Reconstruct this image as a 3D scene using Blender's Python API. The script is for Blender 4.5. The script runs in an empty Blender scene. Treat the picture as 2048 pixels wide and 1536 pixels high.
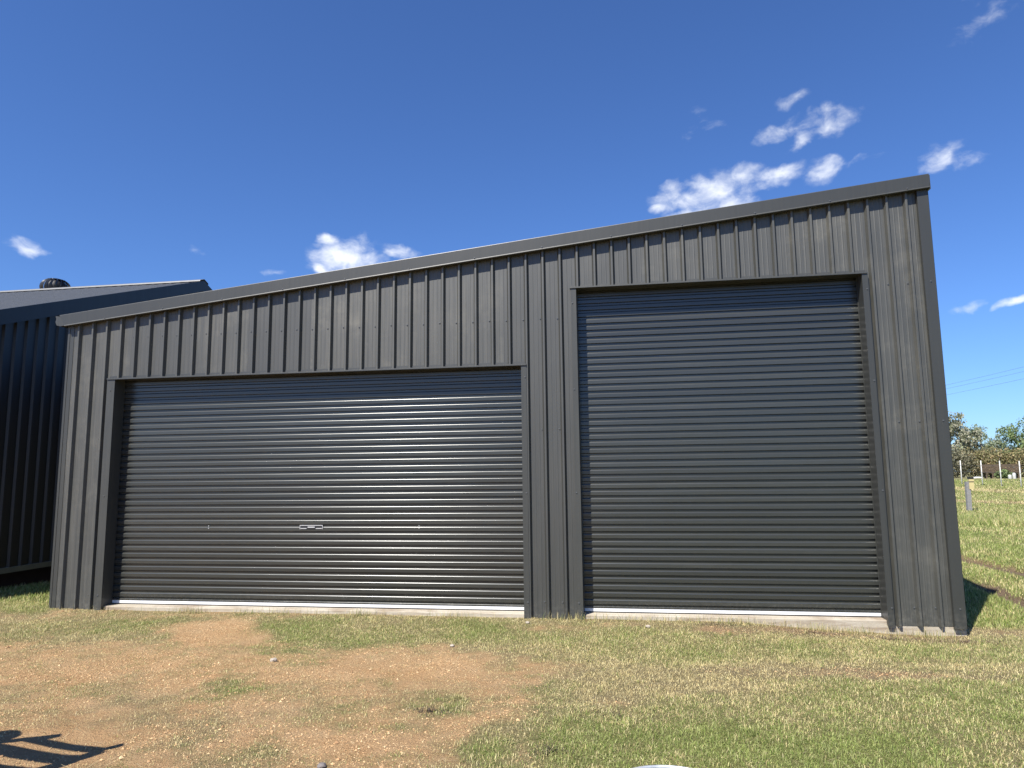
import bpy, bmesh, math, random
import numpy as np
from mathutils import Vector, Matrix
random.seed(7)
RNG = np.random.default_rng(11)
S = bpy.context.scene
COL = S.collection
rad = math.radians

# ------------------------------------------------------------------ camera
cam_d = bpy.data.cameras.new('camera')
cam = bpy.data.objects.new('camera', cam_d)
COL.objects.link(cam)
S.camera = cam
cam_d.sensor_width = 36.0
cam_d.lens = 1420.0 / 2048.0 * 36.0
cam_d.clip_start = 0.05
cam_d.clip_end = 3000.0
CAM = Vector((6.5184, -7.5995, 1.4766))
YAW, PITCH, ROLL = -0.1521, 0.1297, -0.0110
fw = Vector((math.sin(YAW) * math.cos(PITCH), math.cos(YAW) * math.cos(PITCH), math.sin(PITCH)))
rt = Vector((math.cos(YAW), -math.sin(YAW), 0.0))
up = rt.cross(fw)
r2 = rt * math.cos(ROLL) + up * math.sin(ROLL)
u2 = -rt * math.sin(ROLL) + up * math.cos(ROLL)
m = Matrix((r2, u2, -fw)).transposed().to_4x4()
m.translation = CAM
cam.matrix_world = m

# ------------------------------------------------------------------ sun direction
SUN_AZ, SUN_EL = rad(28.5), rad(51.5)      # light travels towards +X +Y
sdir = Vector((math.sin(SUN_AZ) * math.cos(SUN_EL), math.cos(SUN_AZ) * math.cos(SUN_EL), -math.sin(SUN_EL)))
sun_d = bpy.data.lights.new('sun', 'SUN')
sun_d.energy = 4.6
sun_d.angle = rad(0.53)
sun_d.color = (1.0, 0.955, 0.88)
sun = bpy.data.objects.new('sun', sun_d)
COL.objects.link(sun)
sun.rotation_euler = sdir.to_track_quat('-Z', 'Y').to_euler()
sun.location = (-10, -18, 30)

S.view_settings.view_transform = 'Standard'
S.view_settings.look = 'None'
S.view_settings.gamma = 1.0
S.view_settings.use_curve_mapping = False
S.view_settings.exposure = 0.95

GD = '3333333333333333333333333333333333333333333333333333579999999999999999999999999999999999999999/3333333333333333333333333333333333333333333333333333589999999999999999999999999999999999999999/3333333333333333333333333333333333333333333333333334689999999999999999999999999999999999999999/3333333333333333333333333333333332222233333333333334689999999999999999999999999999999999999999/3333333333333333333333333333333211111123334433333335799999999999999999999999999999999999999999/3333333333333333333333333333332111111123355553334435799999999999999999999999999999999999999999/3333333333333333333333333333321111111233345533334445879999999999999999999999999999999999999999/3333333333333333333333333333332211122333333211111349948999999999999999999999999999999999999999/3333333333333333333333333333333333333333333211111249969999999999999999999999999999999999999999/3333333333333333333333333333333333333333333333333337799999999999999999999999999999999999999999/3333333333333333333333333333333333344444333333333112589999999999999999999999999999999999999999/3333333333333333333333333333334444344444333444335521468999999999999999999999999999999999999999/3333333333333333333333333333344444333564334444355543467999999999999999999999999999999999999999/3333333333333333333333333333344443235663334444345533467848999999999999999999999999999999999999/3333333333333333333333333222233222226643333333333333467888889999999999999999999999999999999999/3333333333333333333333322222222222225322333443223333467888888899999999999999999999999999999999/3333333333333333333333222222222222222222322342112233468888888888899999999999999999999999999999/3333333333333333333333222222222222222223221111111124468888888888889999999999999999999999999999/3333333333333333333333222222222222222244311111111124457888888888888999999999999999999999999999/3333333333333333333333222222222222222344221111111234456788777776665556789999999999999999999999/3333333333333333333333332222222222234443322111112245556788888777776655555556799999999999999999/3333333333333333344454443333222222344443333222223456789988899999988888888777788999999999999999/4333333333333345566666655544321112344555543333344567899999999999999999999999999999999999999999/5555554444444566777777777774111111356888754444456789999999999999999999999999999999999999999999/7777766666666777777777777752111112688888887888877899999999999999999999999999999999999999999999/7777777777777777777777777631111115888888888888888899999999999999999999999999999999999999999999/6666666777777777777777777521111137888888888888888877889999999999999999999999999999999999999999/5555556666666666677777777521111268888888888888888865579999998877788899999999999999999999999999/9999995555555555666666667643223578888888888888888765556788876544555566677788889999999999999999/9999999999999955555555555555556667777888778888887777777666665555544444444455569998778889999999/9999999999999555555555555555555555555666666666777777777777777777766666555555556788555556667777/9999999999995555555555555555555555555555555555566666666666666666666665555555555555555555444445/9999999999955555555555555555555555555555555555555555555555555555555555555555555555555555555555/9999999999555555555555555555555555555555555555555555555555555555555555555555555555555555555555'
GG = '1111111111111111111111111111111111111111111111111111244444444444444444444444444444444444444444/1111111111111111111111111111111111111111111111111111344444444444444444444444444444444444444444/1111111111111111111111111111111111111111111111111112344444444444444444444444444444444444444444/1111111111111111111111111111111111111111111111111112344444444444444444444444444444444444444444/1111111111111111111111111111111111111111112321111112344444444444444444444444444444444444444444/1111111111111111111111111111111111111111134441115412444455555444444444444444444444444444444444/1111111111111111111111111111111111111111124311115423545666777666554444444444444444444444444444/1111111111111111111111111111111111111111111111111128836777777777766544444444444444444444444444/1111111111111111111111111111111111111111111111111128857777777777777655444444444444444444444444/1111111111111111111111111111111111111111111111111115467777777777777665544444444444444444444444/1111111111111111111111111111111222122222111111111112347877667777777665544444444444444444444444/1111111111111111111111111111123333222222111344125511235665555666666665544444444444444444444444/1111111111111111111111111111233333211342112444145521234444444445566666665444444444444444444444/1111111111111111111111111111233332113551112443135411234414444445566666666554444444444444444444/1111111111111111111111111111222211115531111211112111233222344445566666666665444444444444444444/1111111111111111111111111111111111114311111444111111222222223444566666666666544444444444444444/1111111111111111111111111111111111111111111442111111222222222223456666666666544444444444444444/1111111111111111111111111111111111111112111111111111222222222222235666666666554444444444444444/1111111111111111111111111111111111111144311111111112222222222222234556666665544444444444444444/1111111111111111111111111111111111111244111111111112222222211111111112445555544444444444444444/1111111111111111111111111111111111134431111111111122333333333211111111111112344444444444444444/1111111111111111111111111111111111244431111111111223444444444444444333444333344444444444444444/1111111111111112222222222222111111344433211111112334444444445555555555555444444444444444444444/2222222111111222222222234442111111134455432222223344444444455555666666666555544444444444444444/2222222222222222222223444431111111345555544444444444455555555556666666666665555444444444444444/2222222222222222222224444421111113455555555555554445555555555555566666666666555544444444444444/1112222222222222222234444311111124555555555555555444455555555555555666666666555544444444444444/1111111111111122222234444321111134555555555555555432345555555544444555555555555554444444444444/6666661111111111111112224321111234555555455555554432223455544322222333334444455554444444444444/6666666666666611111111111111111122334444434444443322222222222222221111222222335555444444444444/6666666666666111111111111111111111111111111222222222222222222222222222211111113444222233333344/6666666666661111111111111111111111111111111111111111112222211111111111111111111111111111111222/6666666666611111111111111111111111111111111111111111111111111111111111111111111111111111111111/6666666666111111111111111111111111111111111111111111111111111111111111111111111111111111111111'
CLOUDS = [(-44.17, 15.67, 1.44, 0.61, 1.0), (-21.66, 17.13, 2.75, 1.75, 1.1), (-23.66, 18.57, 0.97, 0.41, 0.8), (-18.06, 17.99, 1.63, 0.5, 0.65), (-24.19, 16.26, 0.56, 0.46, 0.75), (7.51, 21.74, 3.15, 1.16, 0.85), (4.54, 21.74, 1.48, 0.7, 0.7), (3.29, 20.66, 0.6, 0.3, 0.6), (9.59, 20.95, 1.98, 1.15, 0.7), (12.85, 22.06, 2.1, 0.7, 0.7), (16.28, 22.07, 1.36, 0.89, 0.7), (6.26, 20.32, 2.56, 0.37, 0.7), (13.06, 25.16, 1.54, 0.61, 0.5), (16.18, 25.49, 2.11, 0.5, 0.5), (14.65, 24.28, 1.71, 0.47, 0.5), (18.26, 25.18, 1.12, 0.65, 0.5), (14.11, 26.92, 1.18, 0.33, 0.36), (16.81, 24.5, 0.96, 0.73, 0.48), (19.54, 22.08, 1.05, 0.37, 0.35), (23.81, 21.37, 1.26, 0.7, 0.5), (25.26, 20.7, 1.11, 0.6, 0.5), (27.13, 11.11, 1.11, 0.29, 0.85), (24.43, 10.99, 1.02, 0.3, 0.5), (26.98, 29.17, 1.16, 0.68, 0.12), (7.36, 26.23, 0.53, 0.42, 0.05), (-27.41, 15.69, 0.8, 0.22, 0.3), (-33.23, 16.83, 0.4, 0.18, 0.1)]
SHADOWBARS = [('tine', ((2.53, -3.869), (3.053, -3.509), 0.05)), ('cross_bar', ((2.933, -3.591), (3.506, -3.703), 0.05)), ('tine', ((3.383, -3.961), (3.509, -3.718), 0.09)), ('tine_tip', ((3.483, -3.714), (3.568, -3.618), 0.04)), ('rail', ((2.322, -3.683), (3.415, -3.84), 0.1)), ('rail', ((2.636, -3.965), (3.486, -4.06), 0.1)), ('tine', ((3.445, -3.857), (3.313, -4.081), 0.1))]
SHADOWDISC = (2.742, -3.581)
SKYTINT = (1.0, 1.0, 1.0, 1)
CLOUDV = 9.0
SKYTINT = (0.56, 0.775, 1.14, 1)
CLOUDV = 9.0

# ------------------------------------------------------------------ world: sky with scattered fair-weather clouds
W = bpy.data.worlds.new('World')
S.world = W
W.use_nodes = True
wn, wl = W.node_tree.nodes, W.node_tree.links
wn.clear()
def wnode(t, **k):
    n = wn.new(t)
    for a, b in k.items():
        setattr(n, a, b)
    return n
def wmath(op, a, b=None, c=None, clamp=False):
    n = wn.new('ShaderNodeMath'); n.operation = op; n.use_clamp = clamp
    for i, v in enumerate((a, b, c)):
        if v is None:
            continue
        if isinstance(v, (int, float)):
            n.inputs[i].default_value = v
        else:
            wl.new(v, n.inputs[i])
    return n.outputs[0]
sky = wnode('ShaderNodeTexSky', sky_type='NISHITA', sun_disc=False)
sky.sun_elevation = SUN_EL
sky.sun_rotation = SUN_AZ + math.pi
sky.altitude = 200.0
sky.air_density = 1.0
sky.dust_density = 0.25
sky.ozone_density = 4.0
tc = wnode('ShaderNodeTexCoord')
D0 = tc.outputs['Generated']
nw = wnode('ShaderNodeTexNoise'); nw.inputs['Scale'].default_value = 16.0; nw.inputs['Detail'].default_value = 5.0
wl.new(D0, nw.inputs['Vector'])
vs = wnode('ShaderNodeVectorMath', operation='SUBTRACT'); wl.new(nw.outputs['Color'], vs.inputs[0]); vs.inputs[1].default_value = (.5, .5, .5)
vm = wnode('ShaderNodeVectorMath', operation='MULTIPLY_ADD'); wl.new(vs.outputs[0], vm.inputs[0]); vm.inputs[1].default_value = (.045, .045, .03); wl.new(D0, vm.inputs[2])
DW = vm.outputs[0]
acc = None
for az, el, ra, rb, w in CLOUDS:
    a, e = rad(az), rad(el)
    t = Vector((math.cos(a), -math.sin(a), 0))
    f = Vector((math.sin(a) * math.cos(e), math.cos(a) * math.cos(e), math.sin(e)))
    tilt = rad(14) if az > 0 else rad(0)
    u = t.cross(f)
    t, u = t * math.cos(tilt) + u * math.sin(tilt), -t * math.sin(tilt) + u * math.cos(tilt)
    d1 = wnode('ShaderNodeVectorMath', operation='DOT_PRODUCT'); wl.new(DW, d1.inputs[0]); d1.inputs[1].default_value = t / rad(ra * 1.15)
    d2 = wnode('ShaderNodeVectorMath', operation='DOT_PRODUCT'); wl.new(DW, d2.inputs[0]); d2.inputs[1].default_value = u / rad(rb * 1.25)
    q = wmath('MULTIPLY', d1.outputs['Value'], d1.outputs['Value'])
    q = wmath('MULTIPLY_ADD', d2.outputs['Value'], d2.outputs['Value'], q)
    q = wmath('MULTIPLY_ADD', q, -w, w)
    acc = q if acc is None else wmath('SMOOTH_MAX', acc, q, 0.25)
acc = wmath('MAXIMUM', acc, -1.0)
nf = wnode('ShaderNodeTexNoise'); nf.inputs['Scale'].default_value = 26.0; nf.inputs['Detail'].default_value = 8.0; nf.inputs['Roughness'].default_value = 0.54
mp = wnode('ShaderNodeMapping'); mp.inputs['Scale'].default_value = (1, 1, 1.7); mp.inputs['Rotation'].default_value = (0, rad(12), 0)
wl.new(DW, mp.inputs['Vector']); wl.new(mp.outputs[0], nf.inputs['Vector'])
nn = wmath('MULTIPLY_ADD', nf.outputs['Fac'], 2.9, -1.4)
dens = wmath('ADD', acc, nn)
mr = wnode('ShaderNodeMapRange', interpolation_type='SMOOTHSTEP'); wl.new(dens, mr.inputs['Value'])
mr.inputs['From Min'].default_value = 0.0; mr.inputs['From Max'].default_value = 1.7
mr.inputs['To Min'].default_value = 0.0; mr.inputs['To Max'].default_value = 0.97
inside = wnode('ShaderNodeMapRange', interpolation_type='SMOOTHSTEP'); wl.new(acc, inside.inputs['Value'])
inside.inputs['From Min'].default_value = -0.9; inside.inputs['From Max'].default_value = 0.35
alpha = wmath('MULTIPLY', mr.outputs['Result'], inside.outputs['Result'])
gam = wnode('ShaderNodeGamma'); gam.inputs['Gamma'].default_value = 1.0; wl.new(sky.outputs['Color'], gam.inputs['Color'])
tint = wnode('ShaderNodeMixRGB', blend_type='MULTIPLY'); tint.inputs['Fac'].default_value = 1.0
wl.new(gam.outputs[0], tint.inputs['Color1']); tint.inputs['Color2'].default_value = SKYTINT
mix = wnode('ShaderNodeMixRGB'); wl.new(alpha, mix.inputs['Fac']); wl.new(tint.outputs[0], mix.inputs['Color1'])
mix.inputs['Color2'].default_value = (CLOUDV * .96, CLOUDV * .985, CLOUDV * 1.02, 1)
bg = wnode('ShaderNodeBackground'); bg.inputs['Strength'].default_value = 0.073
wl.new(mix.outputs[0], bg.inputs['Color'])
wo = wnode('ShaderNodeOutputWorld'); wl.new(bg.outputs[0], wo.inputs['Surface'])

# ------------------------------------------------------------------ helpers
def tag(o, label=None, cat=None, group=None, kind=None):
    if label: o['label'] = label
    if cat: o['category'] = cat
    if group: o['group'] = group
    if kind: o['kind'] = kind
    return o
def empty(name, loc, label=None, cat=None, group=None, rz=0.0):
    o = bpy.data.objects.new(name, None)
    COL.objects.link(o)
    o.location = loc
    o.rotation_euler = (0, 0, rz)
    o.empty_display_size = 0.2
    return tag(o, label, cat, group)
def link(name, me, mat, parent=None, loc=None):
    o = bpy.data.objects.new(name, me)
    COL.objects.link(o)
    if mat and not me.materials:
        me.materials.append(mat)
    if parent is not None:
        o.parent = parent
    if loc is not None:
        o.location = loc
    return o
class MB:
    """collects faces, in the local frame of the object they go to"""
    def __init__(s, org=(0, 0, 0)):
        s.v = []; s.f = []; s.o = Vector(org); s.sm = []
    def face(s, pts, smooth=False):
        i = len(s.v); s.v += [tuple(Vector(p) - s.o) for p in pts]
        s.f.append(tuple(range(i, i + len(pts)))); s.sm.append(smooth)
    def box(s, x0, x1, y0, y1, z0, z1, M=None):
        c = [Vector((x, y, z)) for x in (x0, x1) for y in (y0, y1) for z in (z0, z1)]
        if M is not None: c = [M @ p for p in c]
        i = len(s.v); s.v += [tuple(p - s.o) for p in c]
        for q in ((0, 1, 3, 2), (4, 6, 7, 5), (0, 4, 5, 1), (2, 3, 7, 6), (0, 2, 6, 4), (1, 5, 7, 3)):
            s.f.append(tuple(i + k for k in q)); s.sm.append(False)
    def beam(s, a, b, w, h, upv=(0, 0, 1)):
        a, b = Vector(a), Vector(b); d = (b - a).normalized(); upv = Vector(upv)
        if abs(d.dot(upv)) > .98: upv = Vector((0, 1, 0))
        r = d.cross(upv).normalized(); u = r.cross(d)
        ps = [p + r * sx * w / 2 + u * sz * h / 2 for p in (a, b) for sx, sz in ((-1, -1), (1, -1), (1, 1), (-1, 1))]
        i = len(s.v); s.v += [tuple(p - s.o) for p in ps]
        for q in ((3, 2, 1, 0), (4, 5, 6, 7), (0, 1, 5, 4), (1, 2, 6, 5), (2, 3, 7, 6), (3, 0, 4, 7)):
            s.f.append(tuple(i + k for k in q)); s.sm.append(False)
    def tube(s, pts, radii, n=8, cap=True):
        pts = [Vector(p) for p in pts]; i0 = len(s.v)
        for k, p in enumerate(pts):
            d = (pts[min(k + 1, len(pts) - 1)] - pts[max(k - 1, 0)]).normalized()
            ref = Vector((0, 0, 1)) if abs(d.z) < .95 else Vector((1, 0, 0))
            r = d.cross(ref).normalized(); u = r.cross(d)
            R = radii[k] if isinstance(radii, (list, tuple)) else radii
            for j in range(n):
                a = 2 * math.pi * j / n
                s.v.append(tuple(p + r * R * math.cos(a) + u * R * math.sin(a) - s.o))
        for k in range(len(pts) - 1):
            for j in range(n):
                a = i0 + k * n + j; b = i0 + k * n + (j + 1) % n
                s.f.append((a, b, b + n, a + n)); s.sm.append(True)
        if cap:
            s.f.append(tuple(i0 + j for j in range(n))[::-1]); s.sm.append(False)
            e = i0 + (len(pts) - 1) * n
            s.f.append(tuple(e + j for j in range(n))); s.sm.append(False)
    def extrude(s, prof, x0, x1, smooth=False):
        """profile [(y,z)] swept from x0 to x1; x0/x1 may be functions of the point index"""
        for k in range(len(prof) - 1):
            (ya, za), (yb, zb) = prof[k], prof[k + 1]
            s.face([(x0, ya, za), (x1, ya, za), (x1, yb, zb), (x0, yb, zb)], smooth)
    def lathe(s, prof, n, c, smooth=True):
        c = Vector(c); i0 = len(s.v)
        for r, z in prof:
            for j in range(n):
                a = 2 * math.pi * j / n
                s.v.append(tuple(c + Vector((r * math.cos(a), r * math.sin(a), z)) - s.o))
        for k in range(len(prof) - 1):
            for j in range(n):
                a = i0 + k * n + j; b = i0 + k * n + (j + 1) % n
                s.f.append((a, b, b + n, a + n)); s.sm.append(smooth)
    def mesh(s, name, weld=0.0):
        me = bpy.data.meshes.new(name)
        me.from_pydata(s.v, [], s.f)
        me.polygons.foreach_set('use_smooth', s.sm)
        if weld:
            b = bmesh.new(); b.from_mesh(me); bmesh.ops.remove_doubles(b, verts=b.verts, dist=weld); b.to_mesh(me); b.free()
        me.update()
        return me
    def build(s, name, mat, parent=None, weld=0.0):
        return link(name, s.mesh(name, weld), mat, parent)

def vnoise(x, y, sc, seed=0):
    """smooth value noise on arrays"""
    x = np.asarray(x, float) * sc + seed * 17.31; y = np.asarray(y, float) * sc + seed * 9.77
    xi = np.floor(x).astype(np.int64); yi = np.floor(y).astype(np.int64); fx = x - xi; fy = y - yi
    def h(a, b):
        n = (a * 374761393 + b * 668265263 + seed * 982451653) & 0x7fffffff
        n = ((n ^ (n >> 13)) * 1274126177) & 0x7fffffff
        return ((n ^ (n >> 16)) & 0xffff) / 65535.0
    fx = fx * fx * (3 - 2 * fx); fy = fy * fy * (3 - 2 * fy)
    return (h(xi, yi) * (1 - fx) + h(xi + 1, yi) * fx) * (1 - fy) + (h(xi, yi + 1) * (1 - fx) + h(xi + 1, yi + 1) * fx) * fy
def fbm(x, y, sc, seed=0, octv=4):
    r = 0.0; a = 0.5; t = 0.0
    for k in range(octv):
        r = r + a * vnoise(x, y, sc * 2 ** k, seed + k); t += a; a *= 0.5
    return r / t
def sstep(a, b, x):
    t = np.clip((x - a) / (b - a), 0, 1); return t * t * (3 - 2 * t)

# ------------------------------------------------------------------ materials
class Mat:
    def __init__(s, name):
        s.m = bpy.data.materials.new(name); s.m.use_nodes = True
        s.n = s.m.node_tree.nodes; s.l = s.m.node_tree.links
        s.b = s.n['Principled BSDF']
    def node(s, t, ins=None, **k):
        n = s.n.new(t)
        for a, b in k.items(): setattr(n, a, b)
        for a, b in (ins or {}).items():
            if hasattr(b, 'is_output') and b.is_output: s.l.new(b, n.inputs[a])
            else: n.inputs[a].default_value = b
        return n
    def noise(s, scale, detail=4, rough=.55, vec=None, sc3=None):
        if vec is None: vec = s.node('ShaderNodeTexCoord').outputs['Object']
        if sc3 is not None:
            vec = s.node('ShaderNodeMapping', {'Vector': vec, 'Scale': sc3}).outputs[0]
        return s.node('ShaderNodeTexNoise', {'Vector': vec, 'Scale': scale, 'Detail': detail, 'Roughness': rough}).outputs['Fac']
    def rng(s, v, a, b, c, d):
        return s.node('ShaderNodeMapRange', {'Value': v, 'From Min': a, 'From Max': b, 'To Min': c, 'To Max': d}).outputs['Result']
    def mix(s, f, a, b, blend='MIX'):
        return s.node('ShaderNodeMixRGB', {'Fac': f, 'Color1': a, 'Color2': b}, blend_type=blend).outputs[0]
    def math(s, op, a, b):
        return s.node('ShaderNodeMath', {0: a, 1: b}, operation=op).outputs[0]
    def set(s, **k):
        for a, b in k.items():
            a = a.replace('_', ' ')
            if hasattr(b, 'is_output') and b.is_output: s.l.new(b, s.b.inputs[a])
            else: s.b.inputs[a].default_value = b
        return s
    def bump(s, h, strength, dist):
        n = s.node('ShaderNodeBump', {'Height': h, 'Strength': strength, 'Distance': dist})
        s.l.new(n.outputs[0], s.b.inputs['Normal']); return s
def rgb(r, g, b): return (r, g, b, 1.0)

def steel(name, base, rough, dusty, bump=0.25, spec=0.5, canv=(5, 5, 1.2), stv=(42, 42, .9), fiv=(170, 170, 2.2), patch=.0):
    """dark pre-painted steel with dust film, rain streaks and slight oil-canning"""
    M = Mat(name)
    oi = M.node('ShaderNodeObjectInfo')
    tcw = M.node('ShaderNodeTexCoord').outputs['Object']
    off = M.node('ShaderNodeVectorMath', {0: tcw, 1: oi.outputs['Random']}, operation='ADD').outputs[0]
    streak = M.noise(1.0, 5, .6, off, stv)
    fine = M.noise(1.0, 3, .6, off, fiv)
    blot = M.noise(1.6, 5, .6, off)
    spots = M.noise(60, 3, .7, off)
    d = M.math('MULTIPLY', M.rng(streak, .38, .78, 0, 1), M.rng(blot, .35, .7, .2, 1))
    d = M.math('ADD', d, M.math('MULTIPLY', M.rng(fine, .45, .75, 0, 1), .35))
    d = M.math('ADD', d, M.math('MULTIPLY', M.rng(spots, .7, .82, 0, 1), .3))
    pat = M.math('MULTIPLY', M.rng(M.noise(3.0, 7, .72, off), .52, .72, 0, 1), M.rng(oi.outputs['Random'], .45, 1, 0, patch))
    zz = M.node('ShaderNodeSeparateXYZ', {'Vector': M.node('ShaderNodeNewGeometry').outputs['Position']}).outputs['Z']
    spl = M.math('MULTIPLY', M.rng(zz, .0, .22, 1, 0), M.rng(M.noise(24, 4, .7, off), .42, .7, 0, 1))
    d = M.math('ADD', M.math('MULTIPLY', d, M.rng(oi.outputs['Random'], 0, 1, dusty * .45, dusty * 1.5)), M.math('MULTIPLY', spl, .22))
    d = M.math('ADD', d, pat)
    var = M.rng(oi.outputs['Random'], 0, 1, .88, 1.12)
    c0 = M.mix(1.0, rgb(*base), M.node('ShaderNodeCombineColor', {'Red': var, 'Green': var, 'Blue': var}).outputs[0], 'MULTIPLY')
    c = M.mix(d, c0, rgb(.22, .205, .165))
    M.set(Base_Color=c, Roughness=M.rng(d, 0, .5, rough, min(rough + .18, .9)), Metallic=0.0)
    M.b.inputs['Specular IOR Level'].default_value = spec
    can = M.noise(1.0, 2, .5, off, canv)
    M.bump(can, bump, .02)
    return M.m
BASE = (.0355, .0360, .0310)
m_wall = steel('dark steel cladding', BASE, .48, .20, .3, .9, patch=.22)
m_trim = steel('dark steel flashing', (.0350, .0360, .0325), .42, .07, .12, .6)
m_door = steel('dark steel roller curtain', (.0305, .0320, .0290), .25, .05, .16, .7, (1.7, 1.7, 5.0), (1.5, 1.5, 30), (9, 9, 90))
m_roof_n = steel('weathered grey steel roof', (.14, .146, .15), .45, .30)
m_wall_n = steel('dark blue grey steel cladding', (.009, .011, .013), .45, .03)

def simple(name, col, rough=.6, metal=0.0, var=.15, scale=6, bump=0.0, bscale=40, spec=.5):
    M = Mat(name)
    n = M.noise(scale, 5, .6)
    a = tuple(c * (1 - var) for c in col); b = tuple(min(c * (1 + var), 1) for c in col)
    M.set(Base_Color=M.mix(M.rng(n, .3, .7, 0, 1), rgb(*a), rgb(*b)), Roughness=rough, Metallic=metal)
    M.b.inputs['Specular IOR Level'].default_value = spec
    if bump: M.bump(M.noise(bscale, 4, .6), bump, .01)
    return M.m
m_white = simple('white aluminium rail', (.70, .71, .72), .35, 0, .04)
m_seal = simple('black rubber seal', (.02, .02, .02), .7)
m_chrome = simple('bright handle metal', (.62, .62, .62), .3, .6, .05)
m_black = simple('black plastic', (.015, .015, .016), .5)
m_screw = simple('screw head', (.10, .103, .106), .35, .3, .1, 900)
m_galv = simple('galvanised steel', (.52, .54, .55), .42, .55, .18, 30)
m_vent = simple('dark vent metal', (.05, .052, .056), .3, .3, .1)
m_brick = simple('dark red base wall', (.03, .017, .014), .9, 0, .3, 9)
m_beam = simple('pale yellow base beam', (.16, .15, .095), .8, 0, .15, 6)
m_post = simple('weathered grey timber', (.21, .205, .20), .85, 0, .25, 14, .4)
m_wpost = simple('white painted steel', (.52, .52, .48), .6, 0, .08, 6)
m_yell = simple('yellow cap paint', (.50, .42, .20), .6, 0, .1, 20)
m_brown = simple('dark brown timber', (.085, .058, .036), .8, 0, .3, 5)
m_bark = simple('grey gum bark', (.34, .29, .24), .9, 0, .3, 8)
m_pole = simple('power pole timber', (.22, .18, .14), .9, 0, .2, 8)
m_wire = simple('wire', (.09, .09, .09), .5)
m_wobj = simple('white plastic', (.5, .5, .47), .6, 0, .1)
m_stone = simple('pale stone', (.36, .31, .25), .9, 0, .2, 30, .5)
m_stoned = simple('grey stone', (.16, .14, .13), .9, 0, .2, 30, .5)
m_rust = simple('painted steel frame', (.12, .05, .03), .6, .2, .3, 8)

M = Mat('concrete slab')
n1 = M.noise(3.2, 6, .65); n2 = M.noise(45, 4, .7); n3 = M.noise(1.0, 4, .6, None, (2.0, 2.0, 22))
c = M.mix(M.rng(n1, .3, .7, 0, 1), rgb(.34, .29, .215), rgb(.47, .425, .345))
c = M.mix(M.math('MULTIPLY', M.rng(n3, .5, .68, 0, 1), .7), c, rgb(.20, .135, .085))
c = M.mix(M.rng(n2, .62, .8, 0, .5), c, rgb(.2, .18, .15))
M.set(Base_Color=c, Roughness=.88); M.bump(M.math('ADD', n2, n1), .35, .008)
m_conc = M.m

M = Mat('ground')
at = M.node('ShaderNodeAttribute', attribute_name='cover')
sep = M.node('ShaderNodeSeparateColor', {'Color': at.outputs['Color']})
n1 = M.noise(5, 6, .65); n2 = M.noise(90, 5, .75); n3 = M.noise(26, 5, .7); n4 = M.noise(1.3, 4, .6)
dirt = M.mix(M.rng(n1, .3, .7, 0, 1), rgb(.44, .255, .118), rgb(.54, .355, .19))
dirt = M.mix(M.rng(n2, .45, .72, 0, .75), dirt, rgb(.55, .375, .205))
dirt = M.mix(M.rng(n3, .58, .75, 0, .55), dirt, rgb(.22, .12, .06))
dirt = M.mix(M.rng(n4, .46, .72, 0, .45), dirt, rgb(.48, .355, .21))
thatch = M.mix(M.rng(n2, .35, .7, 0, 1), rgb(.14, .108, .057), rgb(.38, .31, .175))
greeny = M.mix(M.rng(n2, .3, .7, 0, 1), rgb(.115, .125, .036), rgb(.28, .28, .10))
cov = M.mix(sep.outputs['Green'], thatch, greeny)
c = M.mix(sep.outputs['Red'], dirt, cov)
c = M.mix(sep.outputs['Blue'], c, M.mix(M.rng(n3, .3, .7, 0, 1), rgb(.085, .062, .044), rgb(.20, .15, .105)))
M.set(Base_Color=c, Roughness=.95)
M.b.inputs['Specular IOR Level'].default_value = .15
M.bump(M.math('ADD', M.math('MULTIPLY', n2, .7), n3), 1.0, .04)
m_ground = M.m

def leafmat(name, trans=.3, rough=.6, spec=.25):
    M = Mat(name)
    at = M.node('ShaderNodeAttribute', attribute_name='col')
    M.set(Base_Color=at.outputs['Color'], Roughness=rough)
    M.b.inputs['Specular IOR Level'].default_value = spec
    tr = M.node('ShaderNodeBsdfTranslucent', {'Color': at.outputs['Color']})
    mx = M.node('ShaderNodeMixShader', {'Fac': trans, 1: M.b.outputs[0], 2: tr.outputs[0]})
    M.l.new(mx.outputs[0], M.n['Material Output'].inputs['Surface'])
    return M.m
m_grass = leafmat('grass blades', .3)
m_leaf = leafmat('tree leaves', .22)
M = Mat('gravel stones'); at = M.node('ShaderNodeAttribute', attribute_name='col')
M.set(Base_Color=at.outputs['Color'], Roughness=.9); m_gravel = M.m

# ------------------------------------------------------------------ terrain
def height(x, y):
    x = np.asarray(x, float); y = np.asarray(y, float)
    d = np.hypot(x - 6.5, y + 7.6)
    z = -.055 + .9 * sstep(30, 62, d)
    wl_ = sstep(-1.2, -.1, y) * sstep(3, 1, y); wn_ = sstep(-.45, -.05, y) * sstep(3, 1, y)
    z = z + (.042 * wl_ + .018 * wn_) * sstep(8.8, 7.2, x) - .030 * sstep(8.0, 9.4, x) * sstep(-2.2, -.4, y) * sstep(14, 9, y)
    near = sstep(26, 12, d)
    z = z + near * (1 - .6 * wl_) * ((fbm(x, y, .9, 3) - .5) * .045 + (fbm(x, y, 5.0, 5, 3) - .5) * .022)
    # two shallow wheel ruts behind the right-hand corner
    for (ax, ay, bx, by, w, dp) in RUTS:
        L = math.hypot(bx - ax, by - ay); ux, uy = (bx - ax) / L, (by - ay) / L
        t = (x - ax) * ux + (y - ay) * uy; s = np.abs(-(x - ax) * uy + (y - ay) * ux + .08 * (vnoise(x, y, 1.5, 41) - .5))
        z = z - dp * sstep(w, w * .3, s) * sstep(-.5, .3, t) * sstep(L + .5, L - .3, t)
    return z
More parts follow.
